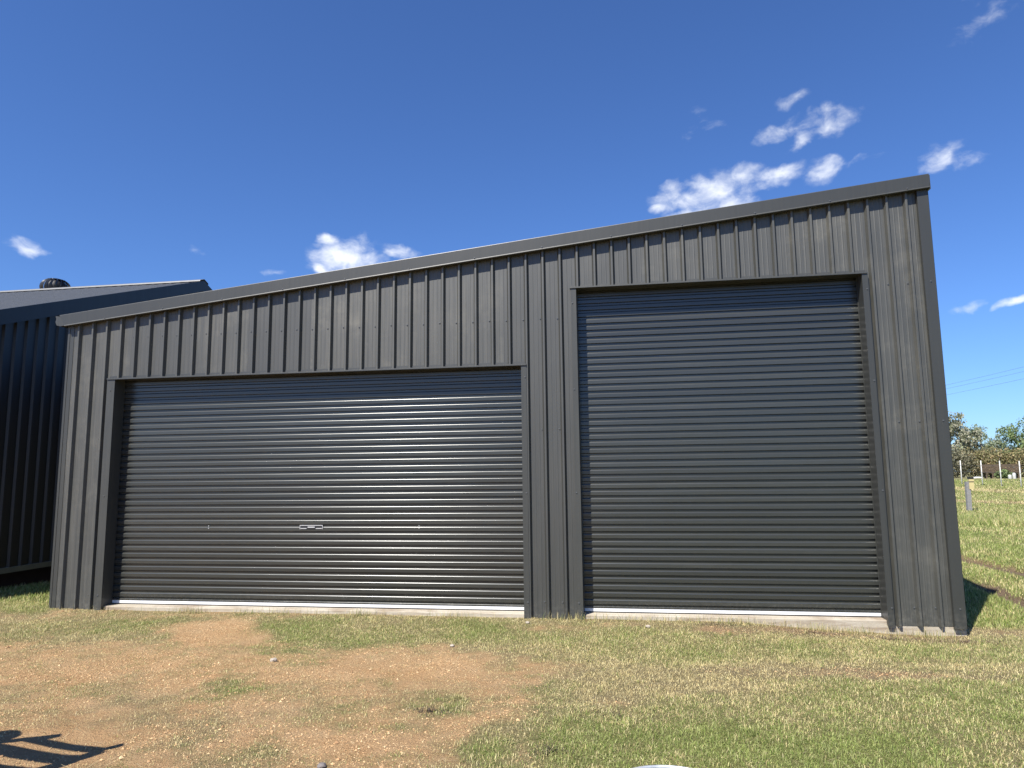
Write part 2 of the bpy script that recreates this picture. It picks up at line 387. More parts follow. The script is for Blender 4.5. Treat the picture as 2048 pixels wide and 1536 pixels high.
RUTS = [(12.62, 7.3, 12.5, 2.8, .30, .07), (11.42, 3.7, 11.02, .4, .19, .06)]
gmD = np.array([[int(c) for c in r] for r in GD.split('/')], float) / 9
gmG = np.array([[int(c) for c in r] for r in GG.split('/')], float) / 9
def bil(A, x, y):
    fx = np.clip((x + 2.0) / .15, 0, A.shape[1] - 1.001); fy = np.clip((y + 4.5) / .15, 0, A.shape[0] - 1.001)
    i = fx.astype(int); j = fy.astype(int); u = fx - i; v = fy - j
    return (A[j, i] * (1 - u) + A[j, i + 1] * u) * (1 - v) + (A[j + 1, i] * (1 - u) + A[j + 1, i + 1] * u) * v
def ruts(x, y):
    r = np.zeros_like(x)
    for (ax, ay, bx, by, w, dp) in RUTS:
        L = math.hypot(bx - ax, by - ay); ux, uy = (bx - ax) / L, (by - ay) / L
        t = (x - ax) * ux + (y - ay) * uy; s = np.abs(-(x - ax) * uy + (y - ay) * ux + .08 * (vnoise(x, y, 1.5, 41) - .5))
        r = np.maximum(r, sstep(w * 1.05, w * .35, s + .12 * (vnoise(x, y, 7, 43) - .5)) * sstep(-.5, .3, t) * sstep(L + .5, L - .3, t))
    return r
def cover(x, y):
    """grass cover, greenness, bare dark soil at ground points"""
    x = np.asarray(x, float); y = np.asarray(y, float)
    wx = x + .30 * (fbm(x, y, 2.2, 21) - .5); wy = y + .22 * (fbm(x, y, 2.2, 27) - .5)
    D = bil(gmD, wx, wy); G = bil(gmG, wx, wy)
    inm = sstep(.55, .25, y)
    Df = .95 + 0 * x; Gf = .62 + .25 * (fbm(x, y, .35, 31) - .5)
    # a worn vehicle track and a mown straw strip further out
    dt = np.hypot(x - 6.5, y + 7.6)
    tr = np.abs((y - 28.0) + (x - 22.2) * 1.05 + .6 * (fbm(x, y, .3, 33) - .5)) / 1.45
    tr = sstep(1.1, .5, tr) * (dt > 25); tr2 = np.abs((y - 36.2) + (x - 25.6) * 1.9) / 2.1; tr2 = sstep(1.7, .4, tr2) * (dt > 25)
    Df = Df * (1 - .55 * tr); Gf = Gf * (1 - .9 * tr) * (1 - .85 * tr2)
    D = D * inm + Df * (1 - inm); G = G * inm + Gf * (1 - inm)
    n = fbm(x, y, 3.2, 8); n2 = fbm(x, y, 11, 12, 3)
    D = np.clip(D + (n - .5) * .75 * (1 - np.abs(2 * D - 1) * .6) + (n2 - .5) * .55 * (1 - np.abs(2 * D - 1) * .4), .02, 1)
    G = np.clip(G + (fbm(x, y, 1.5, 14) - .5) * .85 + (n2 - .5) * .4, 0, 1)
    r = ruts(x, y)
    D = D * (1 - .93 * r)
    r = np.clip(r + (1 - D) * .75 * sstep(6.3, 7.6, x), 0, 1)
    return D, G, r

def axis(parts):
    out = []
    for a, b, st in parts: out += list(np.arange(a, b - 1e-6, st))
    return out
ax = axis([(-2.6, 12.6, .045)])
xs = [-900, -500, -260, -140, -80, -50, -32, -22, -15, -11, -8, -6, -4.6, -3.6, -3] + ax + list(np.arange(12.7, 20, .2)) + list(np.arange(20, 60, 1.2)) + [62, 68, 78, 95, 130, 200, 320, 520, 900]
ys = [-900, -500, -250, -120, -60, -35, -22, -15, -11, -8.5, -7, -6, -5.2] + list(np.arange(-4.7, .6, .045)) + list(np.arange(.65, 9, .12)) + list(np.arange(9.1, 20, .35)) + list(np.arange(20, 60, 1.0)) + [62, 66, 72, 82, 100, 130, 200, 320, 520, 900]
xs = np.array(sorted(xs)); ys = np.array(sorted(ys))
XX, YY = np.meshgrid(xs, ys); nx, ny = len(xs), len(ys)
ZZ = height(XX, YY)
D_, G_, R_ = cover(XX.ravel(), YY.ravel())
me = bpy.data.meshes.new('ground')
vv = np.stack([XX, YY, ZZ], -1).reshape(-1, 3)
ii = (np.arange(ny - 1)[:, None] * nx + np.arange(nx - 1)[None, :]).ravel()
quads = np.stack([ii, ii + 1, ii + nx + 1, ii + nx], -1)
def fastmesh(me, verts, faces_flat, loop_start, loop_total, smooth=True):
    me.vertices.add(len(verts)); me.vertices.foreach_set('co', np.ascontiguousarray(verts, np.float32).ravel())
    me.loops.add(len(faces_flat)); me.loops.foreach_set('vertex_index', np.ascontiguousarray(faces_flat, np.int32))
    me.polygons.add(len(loop_start)); me.polygons.foreach_set('loop_start', np.ascontiguousarray(loop_start, np.int32))
    me.polygons.foreach_set('loop_total', np.ascontiguousarray(loop_total, np.int32))
    me.polygons.foreach_set('use_smooth', np.full(len(loop_start), smooth))
    me.update(calc_edges=True)
def setcol(me, name, cols):
    a = me.color_attributes.new(name, 'FLOAT_COLOR', 'POINT')
    c = np.ones((len(cols), 4), np.float32); c[:, :3] = cols
    a.data.foreach_set('color', c.ravel())
fastmesh(me, vv, quads.ravel(), np.arange(len(quads)) * 4, np.full(len(quads), 4))
setcol(me, 'cover', np.stack([sstep(.1, .75, D_), G_, R_ * .9], -1))
ground = link('ground', me, m_ground)
tag(ground, kind='structure')

# ------------------------------------------------------------------ the dark steel shed
ZA, ZB = 3.3704, 0.1039            # lower edge of the barge: z = ZA + ZB x
XL, XR = -0.159, 9.724
O1, O2, H1 = 0.548, 5.4555, 2.681
O3, O4, H2 = 6.0735, 9.020, 3.516
P = 0.19; DEP = 0.19               # rib pitch, depth of the door recess
DEPTH = 9.0
shed = empty('steel_shed', ((XL + XR) / 2, DEPTH / 2, -.05), 'large dark grey skillion roof steel shed with two roller doors', 'shed')
SO = Vector(shed.location)
def smb(): return MB(SO)

slab = smb()
slab.box(XL + .03, XR + .012, .043, DEPTH, -.35, .046)
o = slab.build('floor_slab', m_conc, shed)
bv = o.modifiers.new('b', 'BEVEL'); bv.width = .008; bv.segments = 2

def rib_profile(x0, x1, yb, sgn=1):
    """(x, y) polyline of the ribbed sheet between x0 and x1; ribs start at multiples of P"""
    pts = []
    k0 = math.floor((x0 - .05) / P) - 1; k1 = math.ceil(x1 / P) + 1
    for k in range(k0, k1):
        b = k * P
        pts += [(b - .018, 0), (b - .001, .0365), (b + .001, .038), (b + .019, .038), (b + .021, .0365), (b + .037, 0),
                (b + .074, 0), (b + .078, .0013), (b + .084, .0013), (b + .088, 0), (b + .124, 0), (b + .128, .0013), (b + .134, .0013), (b + .138, 0)]
    out = []
    def at(x):
        for (a, ya), (c, yc) in zip(pts, pts[1:]):
            if a <= x <= c: return ya + (yc - ya) * (x - a) / (c - a)
        return 0
    xsx = [x0] + [p[0] for p in pts if x0 + 1e-4 < p[0] < x1 - 1e-4] + [x1]
    return [(x, yb - at(x)) for x in xsx]
def zroof(x): return ZA + ZB * x + .06
frame = bpy.data.objects.new('front_wall', None)
COL.objects.link(frame); frame.parent = shed
sheets = []
edges = [XL + .01] + [-.055 + 4 * P * k for k in range(1, 13)] + [XR - .01]
edges = [e for e in edges if e <= XR]
for si, (a, b) in enumerate(zip(edges, edges[1:])):
    mb = smb()
    cuts = sorted({a, b, *[c for c in (O1 - .02, O2 + .02, O3 - .02, O4 + .02) if a < c < b]})
    for c0, c1 in zip(cuts, cuts[1:]):
        mid = (c0 + c1) / 2; z0 = 0.0
        if O1 - .02 <= mid <= O2 + .02: z0 = H1 + .012
        if O3 - .02 <= mid <= O4 + .02: z0 = H2 + .012
        pr = rib_profile(c0 - .004 * (c0 == a), c1 + .010 * (c1 == b), .0385 - .0006 * (si % 2))
        for (xa, ya), (xb, yb) in zip(pr, pr[1:]):
            mb.face([(xa, ya, z0), (xb, yb, z0), (xb, yb, zroof(xb)), (xa, ya, zroof(xa))])
    o = mb.build('cladding_sheet', m_wall, frame)
    sheets.append(o)

# side and back walls of the shed
def sidewall(xp, sgn, ztop, n):
    q = smb(); pts = []
    k = 0
    while k * P < DEPTH - .1:
        b = k * P + .12
        pts += [(b - .015, 0), (b, .028), (b + .022, .028), (b + .037, 0)]; k += 1
    pts = [(.03, 0)] + [t for t in pts if t[0] < DEPTH - .02] + [(DEPTH, 0)]
    for (ya, da), (yb, db) in zip(pts, pts[1:]):
        q.face([(xp + sgn * da, ya, 0), (xp + sgn * db, yb, 0), (xp + sgn * db, yb, ztop), (xp + sgn * da, ya, ztop)])
    return q.build('side_wall', m_wall, shed)
sidewall(XL + .031, -1, zroof(XL) - .02, 0)
sidewall(XR - .031, 1, zroof(XR) - .02, 1)
q = smb(); q.face([(XL + .03, DEPTH, 0), (XR - .03, DEPTH, 0), (XR - .03, DEPTH, zroof(XR)), (XL + .03, DEPTH, zroof(XL))]); q.build('back_wall', m_wall, shed)
# roof deck with ribs across the fall
q = smb()
rp = []
k = 0
while k * P < DEPTH + .1:
    b = k * P + .1
    rp += [(b - .016, 0), (b, .028), (b + .022, .028), (b + .038, 0)]; k += 1
rp = [(-.02, 0)] + [t for t in rp if t[0] < DEPTH + .05] + [(DEPTH + .06, 0)]
for (ya, da), (yb, db) in zip(rp, rp[1:]):
    xa, xb = XL - .07, XR - .005
    q.face([(xa, ya, zroof(xa) + .04 + da), (xb, ya, zroof(xb) + .04 + da), (xb, yb, zroof(xb) + .04 + db), (xa, yb, zroof(xa) + .04 + db)])
q.build('roof', m_wall, shed)

# corner flashings, barge, gutter
def flashing(name, x0, x1, ret, z1):
    q = smb()
    q.box(min(x0, x1), max(x0, x1), -.0045, -.0025, -.012, z1)
    xo = x1
    q.box(min(xo, xo + .002 * ret), max(xo, xo + .002 * ret), -.0045, .11, -.012, z1)
    xi = x0
    q.box(min(xi, xi + .002 * ret), max(xi, xi + .002 * ret), -.0025, .034, -.012, z1)
    return q.build(name, m_trim, shed)
flashing('corner_flashing', XR - .108, XR, -1, zroof(XR) - .03)
q = smb()
q.box(XL, XL + .085, .0345, .0365, -.012, zroof(XL) - .03); q.box(XL, XL + .002, .0365, .13, -.012, zroof(XL) - .03)
q.build('corner_flashing', m_trim, shed)

q = smb()
prof = [(.28, .150), (-.038, .148), (-.0435, .1455), (-.045, .141), (-.045, .012), (-.0462, .0092), (-.0495, .003), (-.049, -.001), (-.046, -.004), (-.018, -.007)]
def bargept(x, pr): return (x, pr[0], ZA + ZB * x + pr[1])
nseg = 12
for i in range(nseg):
    for pa, pb in zip(prof, prof[1:]):
        def xx(t, pr):
            xl = -.148 - .079 * max(0, min(1, pr[1] / .145)); xr = XR + .004
            return xl + (xr - xl) * t
        t0, t1 = i / nseg, (i + 1) / nseg
        q.face([bargept(xx(t0, pa), pa), bargept(xx(t1, pa), pa), bargept(xx(t1, pb), pb), bargept(xx(t0, pb), pb)], False)
xr = XR + .004
q.face([bargept(xr, p) for p in [(.28, .150), (-.045, .146), (-.0495, .002), (.28, .002)]])
o = q.build('barge_capping', m_trim, shed, .0004)
q = smb()   # cover along the high side of the roof
q.box(XR - .004, XR + .014, -.04, DEPTH, zroof(XR) - .075, zroof(XR) + .075)
q.build('ridge_capping', m_trim, shed)
q = smb()   # quad gutter on the low side
gp = [(-.165, 3.47), (-.165, 3.365), (-.215, 3.358), (-.268, 3.37), (-.287, 3.41), (-.280, 3.455), (-.292, 3.482), (-.284, 3.488)]
for (xa, za), (xb, zb) in zip(gp, gp[1:]):
    q.face([(xa, -.03, za), (xb, -.03, zb), (xb, DEPTH, zb), (xa, DEPTH, za)])
q.face([(x, -.03, z) for x, z in gp])
q.build('gutter', m_trim, shed)

# door openings: jamb and head flashings
def jamb(xo, sgn, h, fl):
    """sgn: direction from the opening edge towards the wall"""
    q = smb()
    x0, x1 = sorted((xo, xo + sgn * fl))
    q.box(x0, x1, -.0048, -.0028, 0.002, h + .012)
    q.box(min(xo, xo + sgn * .002), max(xo, xo + sgn * .002), -.0028, DEP - .022, .002, h + .012)
    xi = xo + sgn * fl
    q.box(min(xi, xi - sgn * .002), max(xi, xi - sgn * .002), -.0028, .02, .002, h + .012)
    q.box(min(xo, xo - sgn * .006), max(xo, xo - sgn * .006), DEP - .024, DEP - .0205, .05, h - .01)
    return q.build('door_jamb', m_trim, shed)
def head(xa, xb, h):
    q = smb()
    x0, x1 = xa - (.10 if xa == O1 else .068), xb + .058
    q.extrude([(.034, h + .045), (.032, h + .019), (-.012, h + .016), (-.0155, h + .013), (-.0165, h + .001), (-.0165, h - .001), (.0, h + .001), (DEP - .02, h + .004), (DEP - .02, h + .09)], x0, x1)
    for x in (x0, x1):
        q.face([(x, .02, h + .018), (x, -.0145, h + .015), (x, -.016, h), (x, .02, h + .001)])
    return q.build('door_head', m_trim, shed)
for xo, sg, h in ((O1, -1, H1), (O2, 1, H1), (O3, -1, H2), (O4, 1, H2)):
    jamb(xo, sg, h, .10 if xo == O1 else .058)
head(O1, O2, H1); head(O3, O4 - .01, H2)

# roller doors: every corrugation of the curtain is a slat
SP = .07554
def slat_mesh(name, w):
    q = MB()
    pr = []
    # from the groove (y=0) over a rounded lead-in to the flat face and back under
    pr += [(0, SP), (0, .0606)]
    for a in range(0, 9):      # rounded shoulder
        t = rad(86 - 86 * a / 8.0)
        pr.append((-.0005 - .0155 * math.cos(t), .0470 + .0135 * math.sin(t)))
    pr += [(-.0160, .0450), (-.0160, .0135), (-.0154, .0118), (-.0010, .0068), (0, .0058), (0, 0)]
    for k, ((ya, za), (yb, zb)) in enumerate(zip(pr, pr[1:])):
        n = 14
        for i in range(n):
            x0, x1 = -w / 2 + w * i / n, -w / 2 + w * (i + 1) / n
            q.face([(x0, ya, za), (x1, ya, za), (x1, yb, zb), (x0, yb, zb)], 1 <= k <= 10)
    me = q.mesh(name, .00005)
    return me
def door(xa, xb, h, label, lock):
    w = xb - xa + .10; xc = (xa + xb) / 2
    d = bpy.data.objects.new('roller_door', None); COL.objects.link(d); d.parent = shed
    d.location = Vector((xc, DEP, .046)) - SO
    d['label'] = label
    me = slat_mesh('curtain_slat', w)
    me.materials.append(m_door)
    z = .046 + .030
    k = 0
    while .046 + z < h + .10:
        o = link('curtain_slat', me, None, d, (0, RNG.normal(0, .0005), z))
        o.rotation_euler = (RNG.normal(0, .004), 0, RNG.normal(0, .00012))
        z += SP; k += 1
    q = MB()   # aluminium bottom rail
    q.extrude([(.006, .044), (-.012, .046), (-.015, .043), (-.015, .014), (-.012, .011), (.006, .011)], -w / 2, w / 2)
    q.build('bottom_rail', m_white, d)
    q = MB(); q.box(-w / 2, w / 2, -.008, .004, .0005, .0112); q.build('rubber_seal', m_seal, d)
    q = MB()   # first half slat above the rail
    q.extrude([(0, .0765), (0, .0700), (-.014, .0640), (-.016, .0600), (-.016, .0460), (.0, .0455)], -w / 2, w / 2)
    q.build('lower_lath', m_door, d)
    return d
dl = door(O1, O2, H1, 'wide roller door with lock handle and bright highlights', True)
dr = door(O3, O4, H2, 'tall narrow roller door at the high side', False)
# lock on the wide door: black recessed plate with a bright lift handle
cx, cz = 3.0 - (O1 + O2) / 2, .930 - .046
q = MB(); q.box(cx - .132, cx + .132, -.0185, -.015, cz - .019, cz + .020); q.build('lock_plate', m_black, dl)
q = MB()
q.box(cx - .138, cx + .138, -.022, -.017, cz + .017, cz + .026)
q.box(cx - .138, cx - .132, -.022, -.017, cz - .022, cz + .017)
q.box(cx + .132, cx + .138, -.022, -.017, cz - .022, cz + .017)
q.box(cx - .128, cx - .055, -.024, -.0185, cz - .018, cz - .008)
q.box(cx + .055, cx + .128, -.024, -.0185, cz - .018, cz - .008)
q.box(cx - .040, cx + .045, -.030, -.0185, cz - .006, cz + .009)
q.build('lock_handle', m_chrome, dl)
rv = MB(); rv.lathe([(.0, .004), (.004, .003), (.0045, 0)], 8, (0, 0, 0))
rvm = rv.mesh('rivet'); rvm.transform(Matrix.Rotation(rad(90), 4, 'X')); rvm.materials.append(m_white)
for x in (1.735, 4.265):
    for z in (.918, .945):
        link('rivet', rvm, None, dl, (x - (O1 + O2) / 2, -.016, z - .046))

# fixing screws
sc = MB(); sc.lathe([(0, .008), (.0042, .008), (.0048, .004), (.0048, .0035), (.0085, .003), (.0092, 0)], 8, (0, 0, 0), False)
scm = sc.mesh('screw'); scm.transform(Matrix.Rotation(rad(90), 4, 'X')); scm.materials.append(m_screw)
def screw(x, y, z): link('screw', scm, None, frame, Vector((x, y, z)) - SO)
for k in range(0, 33):
    x = k * P - .03
    if k >= 4 and x < 6.05: screw(x, .0375, 3.195 + (.006 if k % 3 == 0 else 0))
for k in (0, 1, 2, 30, 31, 49, 50):
    for z in (.17, 1.98): screw(k * P - .03, .0375, z)
for k in (49, 50): screw(k * P - .03, .0375, 3.40)
for z in (.17, 1.98, 3.40): screw(XR - .05, -.0045, z)
for z in (.17, 1.3, 2.55):
    screw(O2 + .042, -.0048, z); screw(O1 - .05, -.0048, z)
for z in (.17, 1.3, 2.4, 3.35):
    screw(O3 - .042, -.0048, z); screw(O4 + .042, -.0048, z)
for k in range(2, 51, 4): screw(k * P + .011, -.0455, ZA + ZB * (k * P) + .024)

# ------------------------------------------------------------------ neighbouring shed on the left
NX, NY0, NYR, NZR, SL = -2.0, -.62, 5.45, 5.50, .362
NY1 = 2 * NYR - NY0; NX0 = -15.0
NEZ = NZR - SL * (NYR - NY0)
nb = empty('gable_shed', ((NX + NX0) / 2, NYR, -.05), 'dark ribbed gable shed with grey roof at the left edge, wall in shade', 'shed')
NO = Vector(nb.location)
def nmb(): return MB(NO)
def nroof(y): return NZR - SL * abs(y - NYR)
q = nmb(); pts = []
k = 0
while NY0 + k * P < NY1 - .05:
    b = NY0 + k * P + .07
    pts += [(b - .020, 0), (b, .030), (b + .024, .030), (b + .044, 0)]; k += 1
pts = [(NY0, 0)] + pts + [(NY1, 0)]
for (ya, da), (yb, db) in zip(pts, pts[1:]):
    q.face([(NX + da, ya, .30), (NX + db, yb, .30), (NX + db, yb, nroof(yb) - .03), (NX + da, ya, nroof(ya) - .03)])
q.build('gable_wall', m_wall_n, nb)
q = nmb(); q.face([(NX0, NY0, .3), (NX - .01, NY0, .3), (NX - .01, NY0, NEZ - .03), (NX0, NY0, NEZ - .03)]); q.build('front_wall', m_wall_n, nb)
q = nmb(); q.box(NX0, NX + .035, NY0 - .03, NY1 + .03, .225, .298); q.build('base_beam', m_beam, nb)
q = nmb(); q.box(NX0, NX - .16, NY0 + .1, NY1, -.3, .224); q.build('base_wall', m_brick, nb)
for side in (-1, 1):
    q = nmb()
    xs_ = [NX + .14]
    x = NX + .10
    pr = [(NX + .15, 0)]
    while x > NX0 + .2:
        pr += [(x, 0), (x - .016, .026), (x - .038, .026), (x - .054, 0)]; x -= P
    pr.append((NX0, 0))
    ye = NY0 - .12 if side < 0 else NY1 + .12
    for (xa, da), (xb, db) in zip(pr, pr[1:]):
        q.face([(xa, ye, nroof(ye) + da), (xb, ye, nroof(ye) + db), (xb, NYR, NZR + db), (xa, NYR, NZR + da)])
    q.build('roof_slope', m_roof_n, nb)
    q = nmb()      # barge board along the gable
    za = nroof(ye)
    for (x0, x1) in ((NX + .125, NX + .150),):
        a0 = [(x0, ye, za - .19), (x1, ye, za - .19), (x1, ye, za + .03), (x0, ye, za + .03)]
        a1 = [(x0, NYR, NZR - .19), (x1, NYR, NZR - .19), (x1, NYR, NZR + .03), (x0, NYR, NZR + .03)]
        q.face(a0); 
        for i in range(4): q.face([a0[i], a0[(i + 1) % 4], a1[(i + 1) % 4], a1[i]])
    q.face([(NX + .124, ye, za - .185), (NX + .124, NYR, NZR - .185), (NX - .01, NYR, NZR - .185), (NX - .01, ye, za - .185)])
    q.build('barge_board', m_wall_n, nb)
q = nmb()
prr = [(-.15, -.045), (-.14, -.018), (0, .034), (.14, -.018), (.15, -.045)]
for (ya, za), (yb, zb) in zip(prr, prr[1:]):
    q.face([(NX + .155, NYR + ya, NZR + za + .03), (NX0, NYR + ya, NZR + za + .03), (NX0, NYR + yb, NZR + zb + .03), (NX + .155, NYR + yb, NZR + zb + .03)])
q.build('ridge_cap', m_roof_n, nb)
# spinning roof vent: vertical curved vanes round a neck
VC = Vector((-5.52, 5.72, 5.42))
vent = empty('roof_vent', VC, 'black whirlybird roof vent on the ridge of the left shed', 'roof vent')
q = MB(); q.lathe([(.16, -.12), (.16, .06), (.19, .075), (.19, .09), (.12, .09)], 18, (0, 0, 0)); q.build('neck', m_vent, vent)
q = MB(); q.lathe([(.0, .42), (.10, .415), (.15, .40), (.155, .39), (.0, .385)], 18, (0, 0, 0)); q.build('top_cap', m_vent, vent)
q = MB()      # one curved vane
def vane_pt(t, u):
    z = .08 + .32 * t; r = .17 + .125 * math.sin(math.pi * (t * .92 + .08)) ** .7 - .02 * u
    return r, z
rows = 7
for i in range(rows):
    for u in range(3):
        ps = []
        for (ti, ui) in ((i, u), (i, u + 1), (i + 1, u + 1), (i + 1, u)):
            t = ti / rows; uu = ui / 3; r, z = vane_pt(t, uu * 1.6); a = uu * .15 + .30 * t
            ps.append((r * math.cos(a), r * math.sin(a), z))
        q.face(ps, True)
vm_ = q.mesh('vane', .0005); vm_.materials.append(m_vent)
for k in range(18):
    o = link('vane', vm_, None, vent); o.rotation_euler = (0, 0, 2 * math.pi * k / 18)
q = MB(); q.lathe([(.15, .09), (.19, .2), (.19, .3), (.12, .38)], 14, (0, 0, 0)); q.build('core', m_black, vent)

# ------------------------------------------------------------------ grass
def blades(name, x, y, z, L, wid, lean, cols, label, bend=True):
    n = len(x)
    a = RNG.uniform(0, 2 * math.pi, n); dx, dy = np.cos(a), np.sin(a)
    b = a + RNG.normal(math.pi / 2, .5, n); px, py = np.cos(b) * wid / 2, np.sin(b) * wid / 2
    sl, cl = np.sin(lean), np.cos(lean)
    base = np.stack([x, y, z - .004], -1)
    mid = base + np.stack([dx * sl * .45 * L, dy * sl * .45 * L, cl * .62 * L + .004], -1)
    l2 = np.minimum(lean * 1.55 + .15, 1.9)
    tip = mid + np.stack([dx * np.sin(l2) * .55 * L, dy * np.sin(l2) * .55 * L, np.cos(l2) * .5 * L], -1)
    pw = np.stack([px, py, 0 * px], -1)
    if bend:
        V = np.stack([base - pw, base + pw, mid + pw * .8, mid - pw * .8, tip], 1).reshape(-1, 3)
        i = np.arange(n) * 5
        F = np.stack([i, i + 1, i + 2, i + 3, i + 3, i + 2, i + 4], -1).ravel()
        ls = (np.arange(n)[:, None] * 7 + np.array([0, 4])[None]).ravel(); lt = np.tile([4, 3], n)
        C5 = np.repeat(cols, 5, 0)
    else:
        V = np.stack([base - pw, base + pw, (tip + mid) / 2], 1).reshape(-1, 3)
        F = np.arange(n * 3); ls = np.arange(n) * 3; lt = np.full(n, 3); C5 = np.repeat(cols, 3, 0)
    me = bpy.data.meshes.new(name)
    fastmesh(me, V, F, ls, lt, False)
    setcol(me, 'col', C5)
    o = link(name, me, m_grass)
    return tag(o, label, 'grass', kind='stuff')
GREEN = np.array([[.125, .17, .038], [.195, .24, .062], [.255, .285, .09], [.33, .345, .14]])
DRY = np.array([[.50, .41, .20], [.57, .48, .25], [.42, .33, .16], [.60, .52, .29], [.38, .33, .165]])
def pick(n, g):
    isg = RNG.random(n) < g
    c = np.where(isg[:, None], GREEN[RNG.integers(0, len(GREEN), n)], DRY[RNG.integers(0, len(DRY), n)])
    return c * RNG.uniform(.78, 1.22, (n, 1))
def free(x, y):
    ins = (x > XL - .01) & (x < XR + .02) & (y > .028)
    return ~ins & ~((x < NX - .12) & (y > NY0))
N = 950000
x = RNG.uniform(-2.4, 12.6, N); y = RNG.uniform(-4.7, .5, N)
D_, G_, R_ = cover(x, y)
tuft = fbm(x, y, 18, 51, 2)
keep = free(x, y) & (RNG.random(N) < np.clip(D_ ** 1.1 * (.30 + 1.3 * tuft), 0, 1))
x, y, D_, G_, tuft = x[keep], y[keep], D_[keep], G_[keep], tuft[keep]
n = len(x)
L = (.009 + .010 * D_ + .013 * tuft * D_ * (.4 + G_)) * RNG.uniform(.6, 1.35, n)
blades('lawn_grass', x, y, height(x, y), L, RNG.uniform(.0022, .0038, n), np.abs(RNG.normal(.9, .4, n)), pick(n, np.clip((G_ - .12) * 1.2, .02, .97)) * (.98 + .56 * fbm(x, y, 7.0, 81, 3))[:, None], 'patchy mown grass in front of the shed')
# a few taller stems against the slab and walls
N = 6000
x = RNG.uniform(-.4, 9.9, N); y = RNG.uniform(-.10, .02, N); kp = RNG.random(N) < vnoise(x, y * 0, 3.0, 61) ** 2
x, y = x[kp], y[kp]; n = len(x)
blades('edge_grass', x, y, height(x, y), RNG.uniform(.03, .095, n), RNG.uniform(.0022, .004, n), np.abs(RNG.normal(.3, .25, n)), pick(n, np.full(n, .3)), 'taller grass stems along the foot of the shed wall')
# scattered longer tufts in the lawn
cxy = np.stack([RNG.uniform(-1.5, 11.5, 900), RNG.uniform(-4.3, -.15, 900)], -1)
Dc, Gc, Rc = cover(cxy[:, 0], cxy[:, 1]); cxy = cxy[(Dc > .5) & (RNG.random(900) < .45)]
k = RNG.integers(12, 34, len(cxy)); c = np.repeat(cxy, k, 0); n = len(c)
x = c[:, 0] + RNG.normal(0, .022, n); y = np.minimum(c[:, 1] + RNG.normal(0, .022, n), .01)
Dc, Gc, Rc = cover(x, y)
blades('grass_tufts', x, y, height(x, y), RNG.uniform(.025, .055, n), RNG.uniform(.0024, .004, n), np.abs(RNG.normal(.6, .3, n)), pick(n, np.clip(Gc + .1, 0, 1)) * 1.1, 'longer grass tufts scattered through the lawn')
# gap between the sheds and the paddock on the right
N = 30000
x = RNG.uniform(-2.1, -.16, N); y = RNG.uniform(.4, 8, N)
xa, ya = x, y
N = 330000
az = RNG.uniform(rad(13), rad(37), N); r = np.exp(RNG.uniform(math.log(8.2), math.log(62), N))
x = np.concatenate([xa, 6.52 + r * np.sin(az)]); y = np.concatenate([ya, -7.6 + r * np.cos(az)])
D_, G_, R_ = cover(x, y)
k = free(x, y) & ((y > .45) | (x > 12.5)) & (RNG.random(len(x)) < D_ + .05)
x, y, G_ = x[k], y[k], G_[k]; n = len(x)
r = np.hypot(x - 6.52, y + 7.6)
tall = 1.6 * sstep(14.3, 15.0, y + .45 * (x - 16.0)) * sstep(22.5, 17.0, y + .45 * (x - 16.0))
L = (.035 + .0016 * r + .10 * tall) * RNG.uniform(.6, 1.4, n)
blades('paddock_grass', x, y, height(x, y), L, .0024 + .00055 * r, np.abs(RNG.normal(.5, .3, n)), pick(n, np.clip(G_ + .15, 0, 1)) * 1.3, 'green paddock grass beyond the shed', False)

# ------------------------------------------------------------------ gravel on the bare earth
N = 170000
x = RNG.uniform(.0, 9.0, N); y = RNG.uniform(-4.7, -.1, N)
D_, G_, R_ = cover(x, y)
gp_ = fbm(x, y, 1.6, 71)
keep = RNG.random(N) < np.clip((1 - D_ * 1.35), 0, 1) * sstep(.3, .7, gp_)
x, y = x[keep], y[keep]; n = len(x)
s = np.clip(RNG.lognormal(math.log(.0035), .46, n), .0018, .016)
oc = np.array([[1, 0, 0], [0, 1, 0], [-1, 0, 0], [0, -1, 0], [0, 0, 1], [0, 0, -.6]], float)
V = oc[None] * (s[:, None, None] * RNG.uniform(.6, 1.3, (n, 6, 1))) * np.array([1, 1, .75])
a = RNG.uniform(0, 6.28, n); ca, sa = np.cos(a), np.sin(a)
V = np.stack([V[..., 0] * ca[:, None] - V[..., 1] * sa[:, None], V[..., 0] * sa[:, None] + V[..., 1] * ca[:, None], V[..., 2]], -1)
V += np.stack([x, y, height(x, y) + s * .25], -1)[:, None, :]
fo = np.array([[0, 1, 4], [1, 2, 4], [2, 3, 4], [3, 0, 4], [1, 0, 5], [2, 1, 5], [3, 2, 5], [0, 3, 5]])
F = (np.arange(n)[:, None, None] * 6 + fo[None]).reshape(-1)
me = bpy.data.meshes.new('gravel'); fastmesh(me, V.reshape(-1, 3), F, np.arange(n * 8) * 3, np.full(n * 8, 3), False)
GC = np.array([[.50, .33, .17], [.45, .28, .135], [.56, .40, .22], [.36, .21, .10], [.50, .32, .16]])
setcol(me, 'col', np.repeat(GC[RNG.integers(0, 5, n)] * RNG.uniform(.75, 1.2, (n, 1)), 6, 0))
tag(link('gravel', me, m_gravel), 'orange gravel scattered over the bare earth', 'gravel', kind='stuff')
